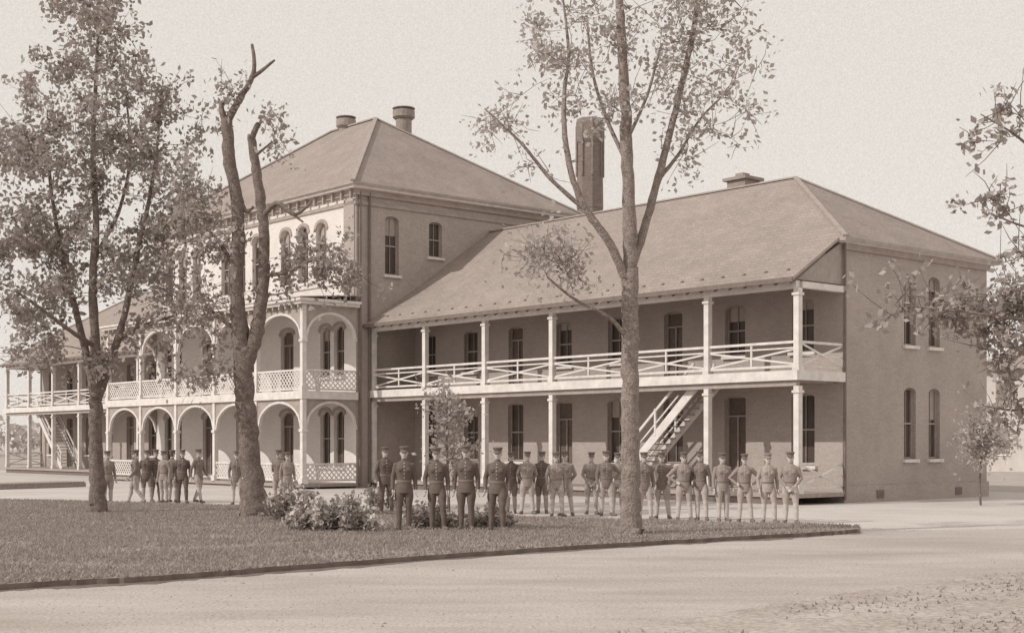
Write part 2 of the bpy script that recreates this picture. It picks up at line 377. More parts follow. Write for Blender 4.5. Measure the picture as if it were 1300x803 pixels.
ch.rings([(0,0,18.0,.71,.71),(0,0,18.15,.76,.76),(0,0,19.1,.76,.76),(0,0,19.3,.70,.70)],8)
for k in range(8):
    a=2*math.pi*k/8; ch.beam((.715*math.cos(a),.715*math.sin(a),16.2),(.72*math.cos(a),.72*math.sin(a),18.9),.10,.10,0)
c=ch.obj("brick_chimney_stack",[M_chim]); c.location=P(749,562,75).xyz; c.location.z=0; c.rotation_euler=(0,0,ang+.2)
# ---------------------------------------------------------------- ground
def sheet(name,pts,z,m,edge=None,me=None):
    mb=MB()
    pts=[Vector((p[0],p[1],0)) for p in pts]
    mb.quad([(p.x,p.y,z) for p in pts],0)
    if edge:
        n=len(pts)
        for i in range(n):
            a=pts[i];b=pts[(i+1)%n]
            mb.quad([(a.x,a.y,z),(b.x,b.y,z),(b.x,b.y,-.01),(a.x,a.y,-.01)],1)
    return mb.obj(name,[m,me] if me else [m])
sheet("ground",[(-1500,-300),(1500,-300),(1500,2500),(-1500,2500)],0,M_ground)
def smooth_poly(pts,n=6,jit=.0):
    out=[]
    for i in range(len(pts)-1):
        p0=pts[max(i-1,0)];p1=pts[i];p2=pts[i+1];p3=pts[min(i+2,len(pts)-1)]
        for j in range(n):
            t=j/n
            q=0.5*((2*p1)+(-p0+p2)*t+(2*p0-5*p1+4*p2-p3)*t*t+(-p0+3*p1-3*p2+p3)*t**3)
            q=q+Vector((random.uniform(-jit,jit),random.uniform(-jit,jit),0)); out.append(q)
    out.append(pts[-1]); return out
fr=[G(*p) for p in ((-500,800),(0,750),(200,738),(400,722),(700,700),(900,688),(1040,680),(1092,676))]
bk=[G(*p) for p in ((1092,676),(1080,671.5),(1000,669),(860,665),(640,659),(480,651),(300,645),(0,637),(-500,632))]
front=smooth_poly(fr,16,.05); back=smooth_poly(bk,10,.07)
lawnp=front+back[1:]
LZ=.09
sheet("lawn",lawnp,LZ,M_lawn,True,M_edge)
lip=MB()
lw=[]; wv=0
for i in range(len(front)):
    wv=wv*.6+random.gauss(0,.08); lw.append(max(.04,.2+wv+.08*math.sin(i*.31)))
for i in range(len(front)-1):
    a=front[i];b=front[i+1]; d=(b-a)
    if d.length<1e-4: continue
    nn=Vector((.1,-1,0)).normalized()
    lip.quad([(a.x,a.y,.014),(b.x,b.y,.014),(b.x+nn.x*lw[i+1],b.y+nn.y*lw[i+1],.008),(a.x+nn.x*lw[i],a.y+nn.y*lw[i],.008)],0)
lip.obj("lawn_edging",[M_edge])
verge=smooth_poly([G(*p) for p in ((1900,690),(1500,708),(1300,727),(1100,752),(950,775),(780,806),(560,860),(300,960))],14,.05)
roadp=[p+Vector((0,-.02,0)) for p in front]+[G(1200,672),G(1500,668),G(2200,662)]+[v for v in verge]+[G(-600,1300)]
sheet("road",roadp,.004,M_road)
vp=verge+[Vector((4,2,0)),Vector((60,2,0))]
M_verge=mat("verge_earth",0.34,0.48,0.8,0.95,0.6,12,0.1,fine=(16,0.20))
M_turf=mat("field_turf",0.34,0.48,0.8,0.95,0.8,10,0.1,fine=(20,0.25))
sheet("verge",vp,.035,M_verge,True,M_edge)
sheet("grass_field",[(16.5,58),(26,52),(200,60),(400,400),(-300,400),(-90,110),(-60,110),(-10,90)],.004,M_turf)
def inpoly(x,y,poly):
    ins=np.zeros(len(x),bool); n=len(poly); j=n-1
    for i in range(n):
        xi,yi=poly[i].x,poly[i].y; xj,yj=poly[j].x,poly[j].y
        if yi!=yj:
            c=((yi>y)!=(yj>y))&(x<(xj-xi)*(y-yi)/(yj-yi)+xi); ins^=c
        j=i
    return ins
def rawmesh(name,V,Fc,m,parent=None):
    me=bpy.data.meshes.new(name); k=Fc.shape[1]; nf=Fc.shape[0]
    me.vertices.add(len(V)); me.vertices.foreach_set("co",V.astype(np.float32).ravel())
    me.loops.add(nf*k); me.loops.foreach_set("vertex_index",Fc.astype(np.int32).ravel())
    me.polygons.add(nf); me.polygons.foreach_set("loop_start",np.arange(0,nf*k,k,dtype=np.int32))
    me.update(calc_edges=True); me.materials.append(m)
    o=bpy.data.objects.new(name,me); scene.collection.objects.link(o)
    if parent:o.parent=parent
    return o
def blades(name,poly,z,n,x0,x1,y0,y1,h0,h1,m,parent=None,patch=0.0):
    x=rng.uniform(x0,x1,n*4); y=y0+(y1-y0)*rng.random(n*4)**1.5
    k=inpoly(x,y,poly)&(np.abs(x)<y*.40+1)
    f=np.sin(x*1.3+np.sin(y*.9)*2)+np.sin(y*1.9+np.sin(x*.7)*2.3)+rng.normal(0,.9,len(x))
    k&=f>patch
    x=x[k][:n];y=y[k][:n];n=len(x)
    a=rng.uniform(0,6.28,n);w=rng.uniform(.012,.03,n);h=rng.uniform(h0,h1,n)
    V=np.zeros((n,3,3)); V[:,0,0]=x-np.cos(a)*w;V[:,0,1]=y-np.sin(a)*w;V[:,1,0]=x+np.cos(a)*w;V[:,1,1]=y+np.sin(a)*w
    V[:,2,0]=x+rng.normal(0,.03,n);V[:,2,1]=y+rng.normal(0,.03,n);V[:,:2,2]=z-.005;V[:,2,2]=z+h
    return rawmesh(name,V.reshape(-1,3),np.arange(n*3).reshape(n,3),m,parent)
blades("lawn_grass",lawnp,LZ,120000,-20,14,16,46,.02,.07,M_grass,patch=-1.5)
blades("verge_grass",vp,.035,5000,1,14,9,22,.02,.05,M_grass,patch=.9)
n=5200; x=rng.uniform(-14,16,n*2); y=10+22*rng.random(n*2)**1.3
k=(~inpoly(x,y,lawnp))&(np.abs(x)<y*.40+1); x=x[k][:n];y=y[k][:n];n=len(x); r=rng.uniform(.005,.018,n)*(1+(rng.random(n)>.98)*1.2)
octv=np.array([(1,0,0),(0,1,0),(-1,0,0),(0,-1,0),(0,0,.7),(0,0,-.5)]); octf=np.array([(0,1,4),(1,2,4),(2,3,4),(3,0,4),(1,0,5),(2,1,5),(3,2,5),(0,3,5)])
V=octv[None]*r[:,None,None]*rng.uniform(.6,1.3,(n,6,1)); zb=np.where(inpoly(x,y,vp),.035,.004)
V[:,:,0]+=x[:,None];V[:,:,1]+=y[:,None];V[:,:,2]+=zb[:,None]
rawmesh("road_gravel",V.reshape(-1,3),(octf[None]+6*np.arange(n)[:,None,None]).reshape(-1,3),mat("gravel_stone",.32,.5,20))
# ---------------------------------------------------------------- trees
def leaves(centers,size,jit):
    n=len(centers); c=centers+rng.normal(0,jit,(n,3))
    a=rng.normal(0,1,(n,3)); a/=np.linalg.norm(a,axis=1)[:,None]
    b=rng.normal(0,1,(n,3)); b-=a*(a*b).sum(1)[:,None]; b/=np.linalg.norm(b,axis=1)[:,None]
    s=(size*rng.uniform(.55,1.4,n))[:,None]
    V=np.stack([c-a*s*.6,c+b*s*.36-a*s*.05,c+a*s*.6,c-b*s*.36-a*s*.05],1)
    return V
def tree(name,base,limbs,clumps,leafsize,nleaf,bark=M_bark,leaf=M_leaf,twr=.02,jit=.14,sub=14,conc=2.5):
    T=empty(name,base); b=Vector(base)
    tr=MB(); nodes=[]; rads=[]
    for pts,rs,bare in limbs:
        P_=[];R_=[]
        for i in range(len(pts)-1):
            p0=pts[max(i-1,0)];p1=pts[i];p2=pts[i+1];p3=pts[min(i+2,len(pts)-1)]
            for j in range(sub//2):
                t=j/(sub//2)
                q=0.5*((2*p1)+(-p0+p2)*t+(2*p0-5*p1+4*p2-p3)*t*t+(-p0+3*p1-3*p2+p3)*t**3)
                r=rs[i]+(rs[i+1]-rs[i])*t
                P_.append(q-b+Vector((random.gauss(0,1),random.gauss(0,1),0))*r*.07); R_.append(r*random.uniform(.93,1.07))
        P_.append(pts[-1]-b); R_.append(rs[-1])
        tr.tube(P_,R_,12,0)
        if not bare:
            for p,r in zip(P_[len(P_)//4:],R_[len(P_)//4:]): nodes.append(p);rads.append(r)
    NA=np.array([tuple(p) for p in nodes]); RA=np.array(rads)
    cents=[]
    tg=[]
    for (c,rad,nt) in clumps:
        for _ in range(nt):
            while True:
                q=np.array([random.uniform(-1,1) for _ in range(3)])
                if (q*q).sum()<=1: break
            tg.append(np.array(c-b)+q*np.array(rad))
    tg=np.array(tg)
    dmin=np.array([np.min(np.linalg.norm(NA-t,axis=1)) for t in tg]); order=np.argsort(dmin)
    for ti in order:
        t=tg[ti]; d=np.linalg.norm(NA-t,axis=1)+np.maximum(0,NA[:,2]-t[2]+.2)*.6
        i=int(np.argmin(d)); s=NA[i]; L=np.linalg.norm(t-s)
        if L<.15:
            cents.append(t); continue
        K=max(3,int(L/.35)+1); r0=min(RA[i]*.7,twr*(.5+L*.45))
        pp=[];rr=[]
        bend=np.array([random.gauss(0,.10),random.gauss(0,.10),random.uniform(-.02,.16)])*L
        for k in range(K+1):
            u=k/K; q=s+(t-s)*u+bend*math.sin(math.pi*u)+(np.random.randn(3)*.03*min(L,1.5) if 0<k<K else 0)
            pp.append(q); rr.append(r0*(1-u)+.006*u)
        tr.tube([tuple(p) for p in pp],rr,5,0,cap=False)
        NA=np.vstack([NA,np.array(pp[1:])]); RA=np.append(RA,rr[1:])
        for k in range(1,K+1):
            if k/K>.45: cents.append(pp[k])
            if k/K>.35:
                for _ in range(2):
                    e_=pp[k]+np.random.randn(3)*.28+np.array([0,0,.08]); tr.tube([tuple(pp[k]),tuple((pp[k]+e_)/2+np.random.randn(3)*.03),tuple(e_)],[.008,.006,.003],4,0,cap=False); cents.append(e_)
    cents=np.array(cents)
    wgt=rng.random(len(cents))**conc+.01
    idx=rng.choice(len(cents),nleaf,p=wgt/wgt.sum())
    V=leaves(cents[idx],leafsize,jit)
    o=tr.obj("trunk_and_limbs",[bark],T,True)
    rawmesh("foliage",V.reshape(-1,3),np.arange(nleaf*4).reshape(-1,4),leaf,T)
    return T
def limb(d,pts,rs,bare=False):
    return ([P(p[0],p[1],d+(p[2] if len(p)>2 else 0)) for p in pts],rs,bare)
def cl(px,py,d,rx,ry,rz,n):
    s=d/F; return (P(px,py,d),(rx*s,ry,rz*s),n)
base=G(124,650,LZ); d=base.y
limbs=[limb(d,[(124,654),(124,645),(123,600),(121,550),(122,505)],[.32,.235,.20,.18,.18]),
 limb(d,[(122,508),(112,460,.2),(98,400,.4),(80,330,.5),(66,250,.3),(60,180)],[.14,.11,.09,.07,.05,.03]),
 limb(d,[(122,506),(121,440,-.2),(118,360,-.3),(122,280,0),(118,190,0),(122,100,.2),(125,30)],[.16,.13,.11,.09,.07,.05,.03]),
 limb(d,[(123,508),(140,460,.1),(158,400,-.2),(172,330,-.5),(190,250),(200,180),(205,110)],[.13,.11,.09,.07,.05,.035,.02]),
 limb(d,[(121,440,-.2),(90,420,-1),(50,390,-1.5),(20,370,-2)],[.07,.055,.04,.025]),
 limb(d,[(150,430),(190,410,1),(225,400,1.4)],[.06,.04,.025]),
 limb(d,[(118,330),(150,270,1.5),(165,200,1.8),(160,120,1.5)],[.06,.05,.04,.025])]
clumps=[cl(70,130,d,55,2.2,60,22),cl(120,60,d,60,2.4,50,26),cl(185,150,d,65,2.4,60,32),cl(110,200,d,90,2.6,70,34),cl(50,270,d,50,2.2,60,26),
 cl(215,260,d,50,2.0,60,26),cl(130,320,d,90,2.6,60,30),cl(50,380,d,55,2.2,45,22),cl(195,380,d,55,2.0,45,20),cl(165,455,d,50,1.8,30,8),cl(60,450,d,50,2,30,9),cl(10,190,d,45,2,55,14),cl(-30,330,d,50,2.5,80,14),cl(120,0,d,50,2,35,10),cl(15,300,d,40,2,50,10)]
tree("leafy_maple_tree",base,limbs,clumps,.13,18500,leaf=M_leaf)
base=G(322,655,LZ); d=base.y
limbs=[limb(d,[(325,660),(323,648),(318,600),(314,540),(310,490),(309,440)],[.46,.35,.28,.26,.25,.25],True),
 limb(d,[(311,470),(303,410),(300,350),(303,300),(300,250),(291,200),(288,152)],[.22,.20,.18,.17,.16,.16,.14]),
 limb(d,[(288,155),(303,128),(322,92),(320,56)],[.11,.09,.06,.035]),
 limb(d,[(318,100),(332,90),(349,76)],[.06,.05,.025]),
 limb(d,[(287,160),(281,138),(284,128)],[.10,.07,.05]),
 limb(d,[(312,465),(326,420),(334,360),(336,310),(332,265),(325,215),(319,172)],[.20,.18,.15,.14,.13,.12,.10]),
 limb(d,[(319,178),(326,160),(330,158)],[.08,.07,.05]),
 limb(d,[(321,200),(336,188),(345,180)],[.05,.03,.02]),
 limb(d,[(333,275),(352,258,-.3),(374,272,-.5),(396,256,-.6)],[.08,.07,.05,.03]),
 limb(d,[(372,272,-.5),(385,282,-.5)],[.04,.02]),
 limb(d,[(300,240),(312,268),(322,262)],[.06,.05,.03]),
 limb(d,[(301,345),(280,310,.3),(262,290,.5),(250,292,.5)],[.07,.05,.035,.02]),
 limb(d,[(334,350),(365,345,-.3),(400,330,-.6),(430,345,-.7)],[.06,.05,.035,.02]),
 limb(d,[(303,420),(275,400,.3),(252,375,.5)],[.06,.045,.02])]
clumps=[cl(265,300,d,35,.9,40,12),cl(262,390,d,35,.9,45,12),cl(255,480,d,45,1.0,20,8),cl(395,330,d,50,1.0,18,11),cl(425,355,d,35,.9,18,8),cl(355,185,d,18,.6,22,3),cl(350,370,d,40,.9,15,4),cl(282,130,d,25,.5,30,3),cl(245,240,d,30,.9,35,8)]
tree("lopped_elm_tree",base,limbs,clumps,.12,3600,jit=.16)
base=G(802,677,LZ); d=base.y
limbs=[limb(d,[(802,682),(801,670),(801,620),(800,560),(800,500),(799,440),(800,390),(800,340)],[.33,.24,.205,.19,.185,.18,.175,.175],True),
 limb(d,[(800,345),(799,280),(796,200),(793,120),(789,50),(786,-20),(780,-120)],[.16,.14,.125,.11,.095,.08,.04]),
 limb(d,[(800,342),(818,290,.2),(836,225,.3),(858,140,.4),(876,60,.4),(890,-20,.3),(905,-110)],[.11,.085,.08,.07,.06,.05,.03]),
 limb(d,[(799,365),(775,310,-.2),(748,272,-.3),(728,230,-.4),(718,180,-.3),(716,120),(722,70),(715,0)],[.10,.085,.075,.065,.055,.045,.035,.02]),
 limb(d,[(745,268,-.3),(700,228,-.5),(660,180,-.6),(615,138,-.6)],[.05,.04,.03,.015]),
 limb(d,[(838,225,.3),(862,195,.6),(890,150,.9),(930,110,1)],[.05,.035,.025,.015]),
 limb(d,[(797,210),(770,150,.5),(752,90,.8),(745,20,1)],[.05,.04,.03,.02]),
 limb(d,[(798,430),(772,402,-.4),(730,380,-.8),(695,352,-1)],[.055,.04,.03,.02]),
 limb(d,[(795,180),(822,120,-.5),(838,60,-.8)],[.04,.03,.02])]
clumps=[cl(690,320,d-1,55,.7,28,20),cl(730,345,d-1,30,.6,20,8),cl(640,150,d,35,1.2,40,8),cl(700,60,d,60,1.6,50,14),cl(760,30,d,60,1.6,50,14),cl(850,40,d,60,1.6,60,16),cl(920,60,d,50,1.4,70,15),cl(920,140,d,50,1.4,45,11),
 cl(850,130,d,60,1.5,50,10),cl(740,140,d,60,1.5,60,10),cl(860,190,d,40,1.2,25,4),cl(690,210,d,50,1,25,4),cl(900,-40,d,80,1.6,50,12),cl(760,-60,d,90,1.6,50,14)]
tree("slender_ash_tree",base,limbs,clumps,.10,5200,bark=M_bark2,leaf=M_leaf2,jit=.14,twr=.012,conc=3)
base=Vector((9.6,21,0)); d=21
limbs=[([Vector((9.6,21,0)),Vector((9.5,21,2)),Vector((9.5,21,4)),Vector((9.4,21,6)),Vector((9.2,21,9))],[.3,.22,.2,.15,.05],False),
 limb(d,[(1452,400),(1380,400,-.3),(1300,405,-.5),(1220,395,-.5),(1150,388,-.4)],[.09,.05,.03,.02,.01]),
 limb(d,[(1452,300),(1370,250),(1300,180),(1245,145)],[.07,.04,.02,.008]),
 limb(d,[(1452,480),(1380,500),(1300,520),(1250,515)],[.05,.03,.02,.01]),
 limb(d,[(1452,330),(1380,300),(1310,290),(1255,270)],[.06,.03,.02,.01])]
clumps=[cl(1225,390,d,60,.5,26,14),cl(1280,400,d,40,.7,50,22),cl(1150,395,d,35,.3,14,6),cl(1290,150,d,30,.5,12,5),cl(1255,180,d,20,.3,8,2),cl(1270,255,d,28,.5,12,4),cl(1295,320,d,20,.5,20,4),
 cl(1265,455,d,40,.5,25,9),cl(1290,520,d,30,.5,30,8),cl(1350,350,d,50,1,110,20)]
tree("overhanging_maple_tree",base,limbs,clumps,.10,3300,leaf=M_leaf,jit=.08,twr=.007,conc=3)
base=G(1245,641); d=base.y
tree("sapling_tree",base,[limb(d,[(1245,643),(1244,610),(1246,575),(1244,545)],[.04,.035,.03,.015])],[cl(1248,562,d,36,.9,26,28)],.11,1500,leaf=M_leaf2,jit=.15)
base=G(570,655,LZ); d=base.y
tree("young_birch_tree",base,[limb(d,[(570,656),(569,610),(567,560),(568,500)],[.045,.035,.03,.015])],[cl(566,520,d,22,.6,30,20),cl(572,575,d,26,.6,26,12)],.10,1100,leaf=M_leaf2,jit=.12)
def shrub(name,px,py,w,h,nl,leaf,fl=0,z=LZ,size=.09):
    base=G(px,py,z); T=empty(name,base)
    c=[];st=MB()
    for _ in range(int(w*28)):
        a=random.uniform(-w/2,w/2); dpt=random.uniform(-.5,.5); hh=h*random.uniform(.4,1)*(1-.5*(abs(a)/(w/2))**3)
        top=Vector((a*1.05+random.gauss(0,.07),dpt*1.1,hh)); st.tube([(a*.9,dpt*.8,0),tuple(top*.6+Vector((a*.35,dpt*.3,0))),tuple(top)],[.012,.009,.004],4)
        for k in range(9):
            u=random.uniform(.12,1); c.append((a*.9+(top.x-a*.9)*u,dpt*.8+(top.y-dpt*.8)*u,top.z*u))
    c=np.array(c); V=leaves(c[rng.integers(0,len(c),nl)],size,.06); V[:,:,2]=np.maximum(V[:,:,2],.01)
    st.obj("stems",[M_bark],T); rawmesh("leaves",V.reshape(-1,3),np.arange(nl*4).reshape(-1,4),leaf,T)
    if fl:
        cc=c[c[:,2]>h*.25]; V=leaves(cc[rng.integers(0,len(cc),fl)],size*1.1,.07); V[:,:,2]=np.maximum(V[:,:,2],.02)
        rawmesh("blossoms",V.reshape(-1,3),np.arange(fl*4).reshape(-1,4),M_flower,T)
shrub("flowering_shrub",422,673,1.75,.78,3000,M_leaf,1300)
shrub("flowering_shrub",372,660,1.1,1.05,1500,M_leaf,120)
shrub("flower_bed",545,669,1.2,.55,1200,M_leaf,200)
shrub("flower_bed",622,668,1.0,.5,1000,M_leaf,120)
shrub("low_shrub",490,645,1.0,.8,800,M_leaf,0)
far=[]
for i in range(150):
    x=random.uniform(-170,200); y=random.uniform(190,240); h=random.uniform(5,10)
    n=120; q=rng.normal(0,1,(n,3)); q/=np.linalg.norm(q,axis=1)[:,None]; q*=rng.uniform(.4,1,(n,1))
    far.append(q*np.array([5,4,h*.45])+np.array([x,y,h*.5]))
far=np.vstack(far); V=leaves(far,1.2,.5); V[:,:,2]=np.maximum(V[:,:,2],0)
rawmesh("distant_trees",V.reshape(-1,3),np.arange(len(far)*4).reshape(-1,4),M_far)
H=empty("distant_brick_house",(36,92,0),ang)
h=MB()
M_pale=mat("pale_distant_wall",.5,.6,1)
h.box(-6,6,0,8,0,7,0)
for x in (-4,-1.3,1.3,4):
    for z in (1.2,4.4):
        h.box(x-.5,x+.5,-.04,-.003,z,z+1.7,2); h.box(x-.6,x+.6,-.08,-.003,z-.12,z-.003,1)
for y in (1.8,4,6.2):
    for z in (1.2,4.4): h.box(-6.04,-6.003,y-.5,y+.5,z,z+1.7,2)
h.slab([(-6.5,-.5,7),(6.5,-.5,7),(3,4,9.6),(-3,4,9.6)],.1,3); h.slab([(6.5,8.5,7),(-6.5,8.5,7),(-3,4,9.6),(3,4,9.6)],.1,3)
h.slab([(-6.5,8.5,7),(-6.5,-.5,7),(-3,4,9.6)],.1,3); h.slab([(6.5,-.5,7),(6.5,8.5,7),(3,4,9.6)],.1,3)
h.obj("house_shell",[M_pale,M_white,M_metal,M_roof],H)
bw=MB()
p0=G(-60,622);p1=G(95,617)
dirv=(p1-p0).normalized(); nv=Vector((-dirv.y,dirv.x,0))
n=int((p1-p0).length/.22)
for i in range(n):
    a=p0+dirv*(i*.22+.1); bw.beam(a-nv*.8+Vector((0,0,.22)),a+nv*.8+Vector((0,0,.22)),.18,.05,0)
for o_ in (-.7,.7): bw.beam(p0+nv*o_+Vector((0,0,.1)),p1+nv*o_+Vector((0,0,.1)),.1,.18,0)
bw.obj("wooden_boardwalk",[M_deck])
# ---------------------------------------------------------------- soldiers
def hand(mb,wr,dr,thumb,side):
    wr=Vector(wr);dr=Vector(dr).normalized();th=Vector(thumb); th=(th-dr*th.dot(dr)).normalized(); nn=dr.cross(th).normalized()*side
    b=len(mb.v); n=12; R=[(-.02,.024,.02),(.0,.028,.018),(.035,.040,.017),(.07,.043,.015),(.092,.038,.012)]
    for (s_,w_,t_) in R:
        for j in range(n):
            t=2*math.pi*j/n; mb.v.append(tuple(wr+dr*s_+th*math.cos(t)*w_+nn*math.sin(t)*t_))
    for i in range(len(R)-1):
        for j in range(n):
            k=(j+1)%n; mb.f.append((b+i*n+j,b+i*n+k,b+(i+1)*n+k,b+(i+1)*n+j)); mb.m.append(4)
    mb.f.append(tuple(b+j for j in reversed(range(n)))); mb.m.append(4); e=b+(len(R)-1)*n; mb.f.append(tuple(e+j for j in range(n))); mb.m.append(4)
    for i,(o,l) in enumerate(((.033,.068),(.011,.078),(-.011,.072),(-.032,.056))):
        p=wr+dr*.082+th*o
        q=p+dr*l*.5+th*o*.12+nn*.006; r=q+dr*l*.36+nn*.018; t=r+dr*l*.2+nn*.02
        mb.tube([p,q,r,t],[.0095,.009,.0085,.007],8,4)
    p=wr+dr*.02+th*.03; q=p+dr*.035+th*.022+nn*.01; r=q+dr*.03+th*.006+nn*.01
    mb.tube([p,q,r],[.013,.011,.008],8,4)
def soldier_mesh(name,pose):
    mb=MB()
    mb.rings([(0,0,.79,.182,.138),(0,0,.88,.178,.136),(0,0,.97,.163,.125),(0,0,1.04,.150,.116),(0,0,1.12,.160,.122),(0,-.005,1.24,.184,.134),(0,-.005,1.33,.196,.131),(0,0,1.40,.186,.112),(0,.005,1.45,.13,.09),(0,.01,1.485,.075,.07)],24,0)
    mb.rings([(0,0,1.018,.157,.124),(0,0,1.022,.161,.128),(0,0,1.055,.161,.128),(0,0,1.06,.157,.124)],24,6)
    mb.rings([(0,.01,1.46,.068,.066),(0,.008,1.52,.062,.062)],16,0)
    mb.rings([(0,.012,1.50,.053,.056),(0,.008,1.58,.052,.056)],16,4)
    mb.rings([(0,-.025,1.525,.022,.03),(0,-.022,1.54,.045,.055),(0,-.012,1.565,.060,.078),(0,-.003,1.60,.068,.090),(0,.0,1.64,.074,.096),(0,.002,1.68,.075,.097),(0,.004,1.72,.068,.088),(0,.006,1.75,.045,.06)],20,4)
    mb.tube([(0,-.088,1.645),(0,-.108,1.612),(0,-.095,1.605)],[.008,.013,.008],8,4)
    mb.tube([(0,-.075,1.545),(0,-.085,1.55)],[.016,.01],8,4)
    mb.tube([(-.028,-.090,1.657),(.028,-.090,1.657)],[.009,.009],8,4)
    mb.tube([(-.018,-.085,1.578),(.018,-.085,1.578)],[.007,.007],6,4)
    for s in (-1,1):
        mb.tube([(s*.072,.0,1.665),(s*.082,.008,1.645),(s*.076,.0,1.61)],[.010,.015,.008],8,4)
    mb.rings([(0,.0,1.685,.080,.102),(0,.0,1.725,.082,.104),(0,-.004,1.735,.087,.110),(0,-.008,1.775,.106,.125),(0,-.004,1.79,.104,.12),(0,.0,1.797,.07,.085)],24,5)
    b0=len(mb.v)
    K=10
    for lvl in (0,1):
        for i in range(K+1):
            t=math.pi*(i/K); x=math.cos(t); y=math.sin(t)
            mb.v.append((x*.078,-y*.095-.01,1.702-lvl*.014)); mb.v.append((x*.085,-.02-y*.135,1.680-lvl*.014-y*.014))
    o2=2*(K+1)
    for i in range(K):
        a=b0+2*i
        mb.f.append((a,a+1,a+3,a+2)); mb.m.append(5); mb.f.append((a+o2+2,a+o2+3,a+o2+1,a+o2)); mb.m.append(5)
        mb.f.append((a+1,a+o2+1,a+o2+3,a+3)); mb.m.append(5); mb.f.append((a+2,a+o2+2,a+o2,a)); mb.m.append(5)
    for a in (b0,b0+2*K):
        mb.f.append((a,a+o2,a+o2+1,a+1)); mb.m.append(5)
    for z in (1.12,1.2,1.28,1.36,1.43):
        y=-.123 if z<1.15 else (-.137 if z<1.4 else -.105)
        mb.tube([(0,y+.01,z),(0,y-.008,z)],[.013,.009],8,7)
    for s in (-1,1): mb.box(s*.09-.035,s*.09+.035,-.147,-.12,1.26,1.33,0)
    for s,key in ((-1,'la'),(1,'ra')):
        sh=Vector((s*.170,0,1.395)); el=Vector(pose[key][0]); wr=Vector(pose[key][1]); el.x*=s; wr.x*=s
        m1=sh.lerp(el,.5); m2=el.lerp(wr,.4)
        mb.tube([Vector((s*.10,0,1.40)),sh,m1,el,m2,wr],[.06,.066,.058,.050,.046,.037],14,0)
        f=(wr-el).normalized()
        mb.tube([wr-f*.05,wr-f*.005],[.043,.043],12,0)
        hd=Vector(pose[key][2]) if len(pose[key])>2 else f
        hd.x*=s
        hand(mb,wr+f*.01,hd,pose[key][3] if len(pose[key])>3 else (0,-1,0),-s)
    for s,key in ((-1,'ll'),(1,'rl')):
        kn,an,to=[Vector(p) for p in pose[key]]
        for p in (kn,an,to): p.x*=s
        hp=Vector((s*.088,0,.90)); th=hp.lerp(kn,.45)+Vector((s*.010,0,0)); ca=kn.lerp(an,.32)+Vector((0,.018,0)); lo=kn.lerp(an,.75)
        mb.tube([hp+Vector((0,0,.03)),hp.lerp(kn,.15),th,hp.lerp(kn,.8),kn],[.090,.102,.100,.080,.068],16,1)
        mb.tube([kn+Vector((0,0,.04)),kn,ca,lo,an],[.062,.063,.068,.056,.050],14,2)
        d=(to-an); d.z=0; d.normalize()
        hl=Vector((an.x,an.y,0))-d*.045
        z0=max(.035,an.z-.075)
        mb.tube([an+Vector((0,0,.01)),Vector((an.x,an.y,z0+.012))],[.046,.048],12,3)
        mb.tube([Vector((hl.x,hl.y,z0)),Vector((an.x,an.y,z0+.008))+d*.05,Vector((an.x,an.y,z0+.002))+d*.12,Vector((an.x,an.y,z0-.006))+d*.185],[.038,.046,.046,.029],12,3)
    src=bpy.data.meshes.new("src"); src.from_pydata(mb.v,[],mb.f)
    tri=[];tm=[]
    for f,m in zip(mb.f,mb.m):
        for i in range(1,len(f)-1): tri.append((f[0],f[i],f[i+1])); tm.append(m)
    bvh=BVHTree.FromPolygons([Vector(v) for v in mb.v],tri)
    o=bpy.data.objects.new("tmp",src); scene.collection.objects.link(o)
    md=o.modifiers.new("r",'REMESH'); md.mode='VOXEL'; md.voxel_size=.0085; md.use_smooth_shade=True
    sm=o.modifiers.new("s",'SMOOTH'); sm.iterations=2; sm.factor=.4
    dg=bpy.context.evaluated_depsgraph_get(); me=bpy.data.meshes.new_from_object(o.evaluated_get(dg)); me.name=name
    bpy.data.objects.remove(o)
    for _ in range(10): me.materials.append(M_bark)
    mi=[]
    for p in me.polygons:
        c=p.center; r=bvh.find_nearest(c); m=tm[r[2]] if r[2] is not None else 0
        if m==4 and c.z>1.53:
            if c.y>.0+(.03 if c.z<1.62 else -.02) and abs(c.x)<.0735 and c.z>1.57: m=8
            if c.y<-.07 and 1.632<c.z<1.648 and .018<abs(c.x)<.042: m=9
            if c.y<-.08 and 1.655<c.z<1.664 and .015<abs(c.x)<.045: m=8
            if c.y<-.08 and 1.574<c.z<1.581 and abs(c.x)<.022: m=9
        mi.append(m)
    me.polygons.foreach_set("material_index",mi); me.polygons.foreach_set("use_smooth",[True]*len(mi)); me.update()
    return me
st={'ll':((.10,-.01,.50),(.105,.02,.10),(.15,-.15,.03)),'rl':((.10,-.01,.50),(.105,.02,.10),(.15,-.15,.03))}
wide={'ll':((.125,-.02,.50),(.15,.02,.10),(.21,-.14,.03)),'rl':((.13,-.05,.505),(.17,-.04,.10),(.23,-.2,.03))}
rest={'ll':((.10,-.01,.50),(.11,.02,.10),(.16,-.14,.03)),'rl':((.13,-.11,.52),(.15,-.10,.105),(.22,-.26,.03))}
walk={'ll':((.10,-.12,.52),(.10,-.20,.12),(.11,-.4,.03)),'rl':((.09,.02,.49),(.09,.26,.14),(.09,.1,.03))}
downL=((.235,.025,1.12),(.245,-.03,.87))
